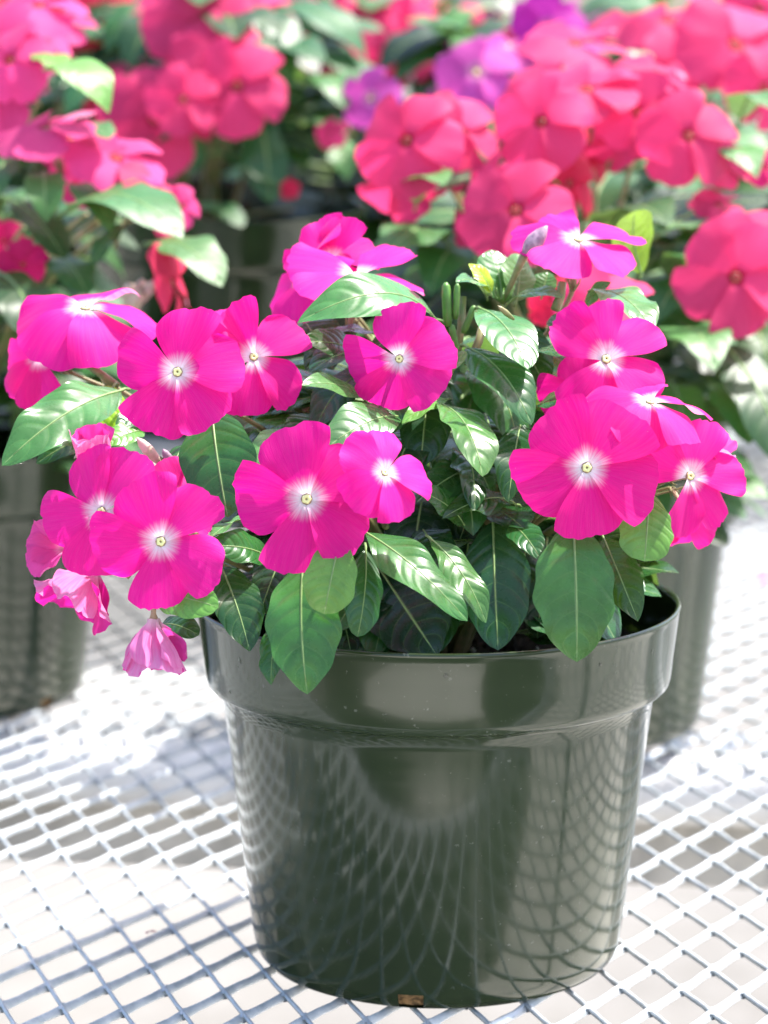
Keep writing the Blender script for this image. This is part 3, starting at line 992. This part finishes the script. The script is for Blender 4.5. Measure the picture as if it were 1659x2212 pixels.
# buds, seed pods, young shoot at the top
b0, b1, b2, b3 = at(1085, 655, .0), at(1108, 605, -.004), at(1132, 552, -.006), at(1182, 488, -.006)
lathe('flower_stalk', bez(b0, b1, b2, 6), [.0011, .0011, .0012, .0013, .0016, .0018], M_STEM, P)
lathe('bud', [b2 + (b3 - b2) * t for t in (0, .10, .28, .5, .75, .92, 1)], [.0012, .0022, .0034, .0037, .0026, .0012, .0003], M_BUD, P, 10)
for (xa, ya, xb, yb, r) in ((968, 705, 963, 610, .00195), (984, 690, 988, 612, .0014), (1000, 720, 1025, 660, .0014), (985, 760, 975, 700, .0015)):
    p0, p1 = at(xa, ya, -.02), at(xb, yb, -.02)
    lathe('seed_pod', [p0 + (p1 - p0) * t for t in (0, .15, .4, .7, .92, 1)], [r * .6, r, r, r, r * .85, r * .3], M_POD, P, 8)
for (xa, ya, xb, yb, r) in ((1042, 705, 1020, 770, .0017), (1215, 610, 1200, 670, .0019), (1000, 640, 985, 780, .0016), (160, 770, 255, 835, .0016), (190, 775, 245, 850, .0014), (290, 1215, 270, 1245, .0016), (350, 1385, 332, 1340, .0017)):
    p0, p1 = at(xa, ya, -.012 if ya < 1000 else -.095), at(xb, yb, -.016 if ya < 1000 else -.097)
    lathe('stem', [p0, (p0 + p1) / 2 + V((.0006, 0, 0)), p1], [r * .9, r, r * 1.1], M_STEM, P, 8)
for (xa, ya, xb, yb, r, m) in ((345, 1000, 295, 945, .0024, M_PALEBUD), (375, 1010, 352, 970, .002, M_BUD), (395, 1050, 345, 985, .0015, M_STEM), (215, 935, 160, 990, .0017, M_PALEBUD), (1110, 690, 1075, 660, .0012, M_STEM)):
    p0, p1 = at(xa, ya, -.062), at(xb, yb, -.066)
    lathe('bud', [p0 + (p1 - p0) * t for t in (0, .2, .5, .8, 1)], [r * .4, r * .8, r, r * .7, r * .1], m, P, 8)
# tiny bracts round the shoot tip
for k in range(9):
    a = k / 9 * 6.28
    p0 = at(1085, 655, .0)
    lathe('bract', [p0, p0 + V((math.cos(a) * .0028, math.sin(a) * .0028, .0022)), p0 + V((math.cos(a) * .0046, math.sin(a) * .0046, .0062))], [.0006, .0005, .0001], M_POD, P, 5)

# ------------------------------------------------------------------ plants behind
PROTO_PET = [[petal_mesh(seed=900 + 10 * k + j, wide=1.02, wave=.06, recurve=.08 + .09 * k, tilt=.26, nr=10, nc=11) for j in range(5)] for k in range(4)]
PROTO_TUBE = tube_mesh((.15, -.5, -1.6))
PROTO_LEAF = []
for k in range(6):
    vs, fs, uv, sp = leaf_data(1.0, .44 + .03 * k, .10 + .03 * k, .14, .022, 0, .62 + .06 * k, 700 + k, nr=20, nc=9)
    PROTO_LEAF.append((mesh('leaf', vs, fs, M_LEAF_SOFT, uv), mesh('midrib', *tube_data([V((0, -.12, -.06))] + [V(p) for p in sp[0:-1:3]], [.022] + [.018 * (1 - .8 * i / 7) for i in range(len(sp[0:-1:3]))], 5)[:2], M_RIB)))


def back_flower(plant, c, R, n, color, spin=None):
    k = random.randrange(4)
    fl = obj('flower', PROTO_TUBE, plant, mat4=flower_frame(n, c - plant.location, R, random.uniform(0, 6.28) if spin is None else rad(spin)))
    for j in range(5):
        g = random.uniform(.74, 1.06)
        obj('petal', PROTO_PET[k][j], fl, mat4=Matrix.Rotation(rad(72 * j), 4, 'Z'), color=(min(1, color[0] * g), color[1] * g, color[2] * g, color[3]))
    obj('eye', ME_EYE if color[3] > .25 else ME_EYE_RED, fl)
    return fl


def back_leaf(plant, c0, c1, tone, face=None, wmul=1.0):
    Y = (c1 - c0).normalized()
    Fz = V(face) if face else V((Y.x * .3, Y.y * .3 - .25, .85))
    Z = (Fz - Y * Fz.dot(Y)).normalized()
    X = Y.cross(Z)
    me, rb = PROTO_LEAF[random.randrange(6)]
    L = (c1 - c0).length
    t = TONE[tone]; g = random.uniform(.8, 1.2)
    o = obj('leaf', me, plant, mat4=frame(X * wmul, Y, Z, c0 - plant.location) @ Matrix.Scale(L, 4), color=(t[0] * g, t[1] * g, t[2] * g, 1))
    obj('midrib', rb, o)
    return o


def back_plant(loc, label, color, flowers, nleaf=90, h=.15, sp=.105, nrand=0, leaves=(), seed=0, rflow=.023, qmin=0.0):
    p = empty('periwinkle_plant', loc, label, 'plant', 'flowering periwinkle plants')
    r = np.random.default_rng(seed)
    random.seed(seed)
    c = V(loc)
    for (px, py, y, rpx, n, col) in flowers:
        w = at(px, py, y)
        back_flower(p, w, size(rpx * (.94 if y < .5 else 1.02), y), V(n) + V((random.uniform(-.22, .22), 0, random.uniform(-.1, .2))), col)
        if random.random() < .6:
            put_stem(p, w - V(n).normalized() * .045)
    for (b, t, tone, *rest) in leaves:
        back_leaf(p, at(*b), at(*t), tone, *rest)
    for k in range(nleaf):
        a = r.uniform(0, 6.283); q = r.uniform(qmin, 1)
        ro = sp * (.55 + .5 * math.sqrt(max(0, 1 - q * q)))
        z = h * q
        c0 = c + V((math.cos(a) * ro * .45, math.sin(a) * ro * .45, z))
        c1 = c + V((math.cos(a) * ro, math.sin(a) * ro, z + r.uniform(-.035, .02)))
        back_leaf(p, c0, c0 + (c1 - c0).normalized() * r.uniform(.052, .080), ('mid', 'dark', 'green', 'mid', 'dark', 'deep')[int(r.integers(0, 6))])
    for k in range(nrand):
        a = r.uniform(0, 6.283); q = r.uniform(.25, 1)
        ro = sp * (.25 + .85 * math.sqrt(max(0, 1 - q * q)))
        n = V((math.cos(a) * .6, math.sin(a) * .6 - .55, .55))
        w = c + V((math.cos(a) * ro, math.sin(a) * ro, h * q + .012))
        back_flower(p, w, rflow * r.uniform(.85, 1.1), n, color)
        put_stem(p, w - n.normalized() * .04)
    for k in range(5):
        a = r.uniform(0, 6.283)
        put_stem(p, c + V((math.cos(a) * sp * .6, math.sin(a) * sp * .6, h * .7)))
    return p


# right, just behind the near pot
RP = (.078, .374, 0)
make_pot(RP, 'blurred dark green pot half hidden behind the right side of the front pot', rz=.5)
F0 = (0, -.93, .35); FU = (0, -.55, .83); FR = (.35, -.8, .45); FL_ = (-.35, -.8, .45)
back_plant((RP[0], RP[1], .1275), 'coral red periwinkle in the pot behind the right of the front pot', CORAL, [
    (877, 302, .29, 122, (-.1, -.88, .45), CORAL), (1000, 285, .33, 100, (.6, -.6, .4), CORAL), (850, 392, .32, 100, (-.4, -.8, -.2), CORAL),
    (1168, 262, .30, 108, F0, CORAL), (1268, 190, .33, 118, FU, CORAL), (1114, 453, .25, 128, F0, CORAL), (1232, 395, .31, 88, (.5, -.7, 0), RED),
    (1378, 243, .33, 98, (-.1, -.9, .3), CORAL), (1488, 292, .31, 112, (.1, -.95, .2), CORAL), (1425, 160, .37, 105, (.2, -.45, .85), CORAL),
    (1245, 92, .42, 120, (0, -.4, .9), CORAL), (1590, 598, .25, 135, (.0, -.93, .3), CORAL), (1640, 505, .27, 95, (.1, -.8, .6), CORAL),
    (1550, 440, .33, 62, FU, CORAL), (1018, 478, .30, 60, (-.7, -.5, .3), CORAL), (1310, 655, .16, 112, (.15, -.8, .5), CORAL),
    (1200, 345, .34, 80, F0, CORAL), (945, 345, .32, 85, (.2, -.9, -.1), CORAL), (1335, 300, .36, 75, (.1, -.8, -.2), CORAL), (1560, 350, .34, 70, FR, CORAL), (1180, 175, .38, 90, (-.2, -.5, .8), CORAL), (1060, 400, .29, 70, (-.5, -.8, .1), CORAL), (1620, 660, .28, 80, (.2, -.8, -.2), CORAL), (1655, 362, .34, 46, F0, (.85, .02, .2, 0)), (1270, 330, .36, 70, FR, RED),
    (1195, 650, .20, 60, F0, RED)], nleaf=110, h=.155, sp=.125, seed=31,
    leaves=[((1500, 610, .30), (1415, 700, .26), 'mid'), ((1560, 740, .27), (1700, 1010, .22), 'dark'), ((1540, 830, .27), (1620, 960, .23), 'mid'),
            ((1460, 740, .28), (1545, 800, .22), 'pale'), ((1450, 830, .28), (1480, 980, .24), 'green'), ((1590, 800, .30), (1660, 860, .25), 'pale'), ((1500, 520, .33), (1432, 500, .28), 'pale'),
            ((1620, 700, .30), (1665, 860, .26), 'mid'), ((1445, 600, .30), (1500, 560, .26), 'mid'), ((960, 520, .33), (830, 560, .27), 'pale'), ((1000, 560, .33), (930, 640, .28), 'mid'),
            ((1560, 345, .34), (1635, 385, .30), 'pale'), ((1600, 260, .38), (1665, 235, .33), 'green'), ((900, 440, .3), (960, 400, .26), 'pale')])
# left
LP_ = (-.276, .44, 0)
make_pot(LP_, 'dark green pot at the left edge, mesh mirrored in its shaded side', rz=1.1)
back_plant((LP_[0], LP_[1], .1275), 'hot pink periwinkle with pale leaves at the left edge', ROSE, [
    (100, 272, .28, 118, (-.05, -.32, .92), ROSE), (252, 340, .28, 112, (.25, -.55, .75), ROSE), (345, 420, .27, 98, (.75, -.3, .45), (.9, .05, .2, 0)),
    (85, 10, .36, 105, (.1, -.5, .8), ROSE), (20, 128, .33, 95, (-.2, -.8, .5), ROSE), (30, 45, .38, 80, (-.4, -.6, .5), ROSE),
    (375, 610, .24, 92, (.80, -.25, .2), (.9, .03, .12, 0)), (50, 572, .27, 58, (.1, -.8, -.3), (.75, .005, .14, 0)), (150, 300, .31, 80, (.2, -.6, .7), ROSE), (190, 370, .30, 85, (.1, -.75, .5), ROSE), (300, 380, .28, 80, (.5, -.6, .5), (.9, .05, .26, 0)), (0, 215, .35, 80, F0, ROSE), (75, 90, .37, 80, (.3, -.7, .5), ROSE), (130, 50, .42, 75, FU, ROSE), (395, 445, .29, 50, (.6, -.5, .2), ROSE), (8, 520, .33, 50, F0, (.75, .005, .14, 0))],
    nleaf=110, h=.155, sp=.125, seed=32,
    leaves=[((95, 375, .28), (100, 480, .25), 'green'), ((150, 455, .27), (395, 515, .22), 'pale'), ((330, 525, .26), (480, 620, .22), 'pale'), ((110, 150, .30), (235, 245, .27), 'light'),
            ((70, 120, .33), (150, 165, .30), 'light'), ((0, 590, .27), (90, 740, .22), 'dark'), ((120, 560, .29), (190, 640, .25), 'mid'), ((30, 340, .3), (-40, 440, .26), 'mid'),
            ((20, 430, .30), (140, 560, .27), 'dark'), ((160, 400, .29), (240, 500, .26), 'pale'), ((180, 270, .3), (235, 300, .27), 'pale'), ((280, 480, .28), (200, 580, .27), 'mid')])
r_ = np.random.default_rng(77)
LPP = [o for o in bpy.data.objects if o.get('label', '').startswith('hot pink periwinkle')][0]
for k in range(11):
    p0 = at(285, 690, .25)
    p1 = at(300 + r_.normal(0, 20), 615 + r_.normal(0, 20), .24 + r_.normal(0, .006))
    lathe('bud', [p0 + (p1 - p0) * t for t in (0, .45, .62, .8, .93, 1)], [.0009, .0010, .0022, .0030, .0022, .0006], M_PALEBUD, LPP, 7)
# a raised timber shelf carries the row behind
PLK = {}


def plank(parent, L, loc):
    if L not in PLK:
        PLK[L] = mesh('plank', *box_data((0, 0, 0), (L, .118, .022), .12)[:2], M_BOARD, smooth=False)
    return obj('plank', PLK[L], parent, loc=loc)


shelf = empty('plant_shelf', (-.36, .80, .12), 'low grey timber stand on the mesh under the far pots, left of centre', 'shelf')
for k in range(4):
    plank(shelf, 1.08, (0, -.20 + .135 * k, -.0115))
shelf2 = empty('plant_shelf', (.1, 1.25, .12), 'long grey timber stand under the farthest row of pots', 'shelf')
for k in range(3):
    plank(shelf2, 2.2, (0, -.125 + .135 * k, -.0115))
ME_FOOT = mesh('leg', *box_data((0, 0, 0), (.094, .05, .05), .2)[:2], M_BOARD, smooth=False)
for sh, sx, sy in ((shelf, .5, .2), (shelf2, 1.05, .13)):
    for a in (-1, 1):
        for b in (-1, 1):
            obj('leg', ME_FOOT, sh, mat4=Matrix.Translation((a * sx, b * sy, -.0705)) @ Matrix.Rotation(math.pi / 2, 4, 'Y'))
ZT = .1206


def px_x(px, y): return (px - 829.5) / FPX * (y - CAM.y) + CAM.x


rows = [
    (446, .71, 'coral periwinkle in the dark tilted pot at the upper left', CORAL, 'dark pot with its rim showing behind the left pink plant',
     [(430, 52, .62, 115, (0, -.9, .4), CORAL), (512, 185, .58, 102, (.1, -.9, .3), CORAL), (335, 255, .60, 118, (.1, -.95, .1), CORAL), (245, 215, .63, 80, (-.3, -.8, .2), RED),
      (180, 115, .7, 68, (-.2, -.7, .5), RED), (470, 100, .60, 90, (.3, -.8, .5), CORAL), (365, 20, .66, 80, (-.2, -.6, .6), CORAL), (395, 215, .57, 75, (.35, -.85, .1), CORAL), (555, 20, .7, 75, FU, CORAL), (290, 190, .63, 80, (-.1, -.7, .6), CORAL), (228, 0, .72, 60, F0, RED), (560, 110, .66, 70, (.4, -.7, .4), CORAL), (715, 285, .6, 34, F0, CORAL), (625, 408, .60, 22, F0, RED)], 0),
    (850, .95, 'coral periwinkle with many small blooms at the top centre', CORAL, 'far pot under the top centre coral plant',
     [(865, 85, .85, 92, F0, CORAL), (775, 50, .88, 88, FL_, CORAL), (650, 25, .9, 60, FU, CORAL), (720, 110, .9, 52, FR, CORAL), (930, 5, .95, 50, FU, CORAL), (680, 75, .92, 45, F0, CORAL), (700, 60, .86, 70, (0, -.7, .6), CORAL), (830, 130, .84, 70, (.1, -.9, 0), CORAL), (740, 130, .88, 60, FL_, CORAL), (900, 60, .86, 60, FR, CORAL), (610, 50, .9, 55, F0, CORAL), (800, 212, .60, 64, (-.1, -.9, .1), PURP)], 6),
    (1120, .85, 'purple periwinkle between the coral plants at the top', PURP, 'far pot under the purple plant',
     [(1030, 155, .60, 84, (-.2, -.8, .5), PURP), (1185, 58, .64, 78, F0, (.62, .015, .44, .2)), (1100, 100, .66, 66, FU, PURP), (1100, 10, .95, 60, FU, PURP), (1000, 90, .9, 50, F0, PURP)], 4),
    (1285, .73, 'large coral periwinkle in the top right corner', CORAL, 'far pot under the top right coral plant',
     [(1440, 42, .6, 100, (-.2, -.55, .8), CORAL), (1590, 95, .55, 125, (.2, -.85, .4), CORAL), (1650, 190, .52, 80, (.2, -.9, .2), CORAL), (1500, 130, .58, 80, FU, CORAL), (1640, 20, .6, 80, F0, CORAL), (1350, 60, .66, 70, FU, CORAL)], 3),
    (30, .86, 'red periwinkle behind the hot pink plant at the left', RED, 'far pot behind the hot pink plant', [], 9),
    (520, 1.25, 'coral periwinkle in the far row, left of centre', CORAL, 'pot in the far row, left of centre', [], 16),
    (1000, 1.30, 'purple periwinkle in the far row behind the centre', PURP, 'pot in the far row behind the centre', [], 16),
    (1400, 1.24, 'purple periwinkle in the far row, right of centre', PURP, 'pot in the far row, right of centre', [], 14),
    (1800, 1.15, 'coral periwinkle in the far row at the right edge', CORAL, 'pot in the far row at the right edge', [], 14),
    (120, 1.30, 'rose periwinkle in the far row at the left', ROSE, 'pot in the far row at the left', [], 14),
]
for k, (px, y, lab, col, plab, fl, nr_) in enumerate(rows):
    x = px_x(px, y)
    zt = -.003 if k == 3 else ZT
    make_pot((x, y, zt), plab, tilt=(rad(4), rad(3)) if k == 0 else (0, 0), rz=k * .8)
    lv = [((470, 330, .63), (600, 400, .6), 'mid'), ((560, 250, .63), (585, 440, .6), 'mid'), ((700, 300, .63), (750, 390, .6), 'green'), ((690, 190, .66), (745, 235, .6), 'pale'), ((430, 440, .6), (525, 490, .57), 'mid')] if k == 0 else ()
    back_plant((x, y, zt + .1275), lab, col, fl, nleaf=110 if k == 3 else 80, h=.25 if k == 3 else .15, sp=.12, nrand=nr_, seed=50 + k, leaves=lv, qmin=.42 if k == 0 else 0)

# ------------------------------------------------------------------ fallen petals on the mesh
for (px, py, rpx, lab, col, spn) in ((1650, 1258, 38, 'fallen purple petal lying on the mesh at the right edge', (.75, .1, .6, 0), 40),
                                     (326, 2016, 26, 'tiny dried brownish pink scrap of petal on the mesh left of the front pot', (.5, .3, .28, 0), 75)):
    d = _f + V((1, 0, 0)) * ((px - 829.5) / FPX) - _u * ((py - 1106) / FPX)
    w = CAM + d * ((.001 - CAM.z) / d.z)
    R = size(rpx, w.y)
    o = obj('fallen_petal', petal_mesh(seed=int(px), wave=.10, recurve=.2, wide=.9 if px > 1000 else .4), mat4=Matrix.Translation(w) @ Matrix.Rotation(rad(spn), 4, 'Z') @ Matrix.Translation((0, -R * .5, R * .22)) @ Matrix.Scale(R, 4), color=col)
    tag(o, lab, 'petal')
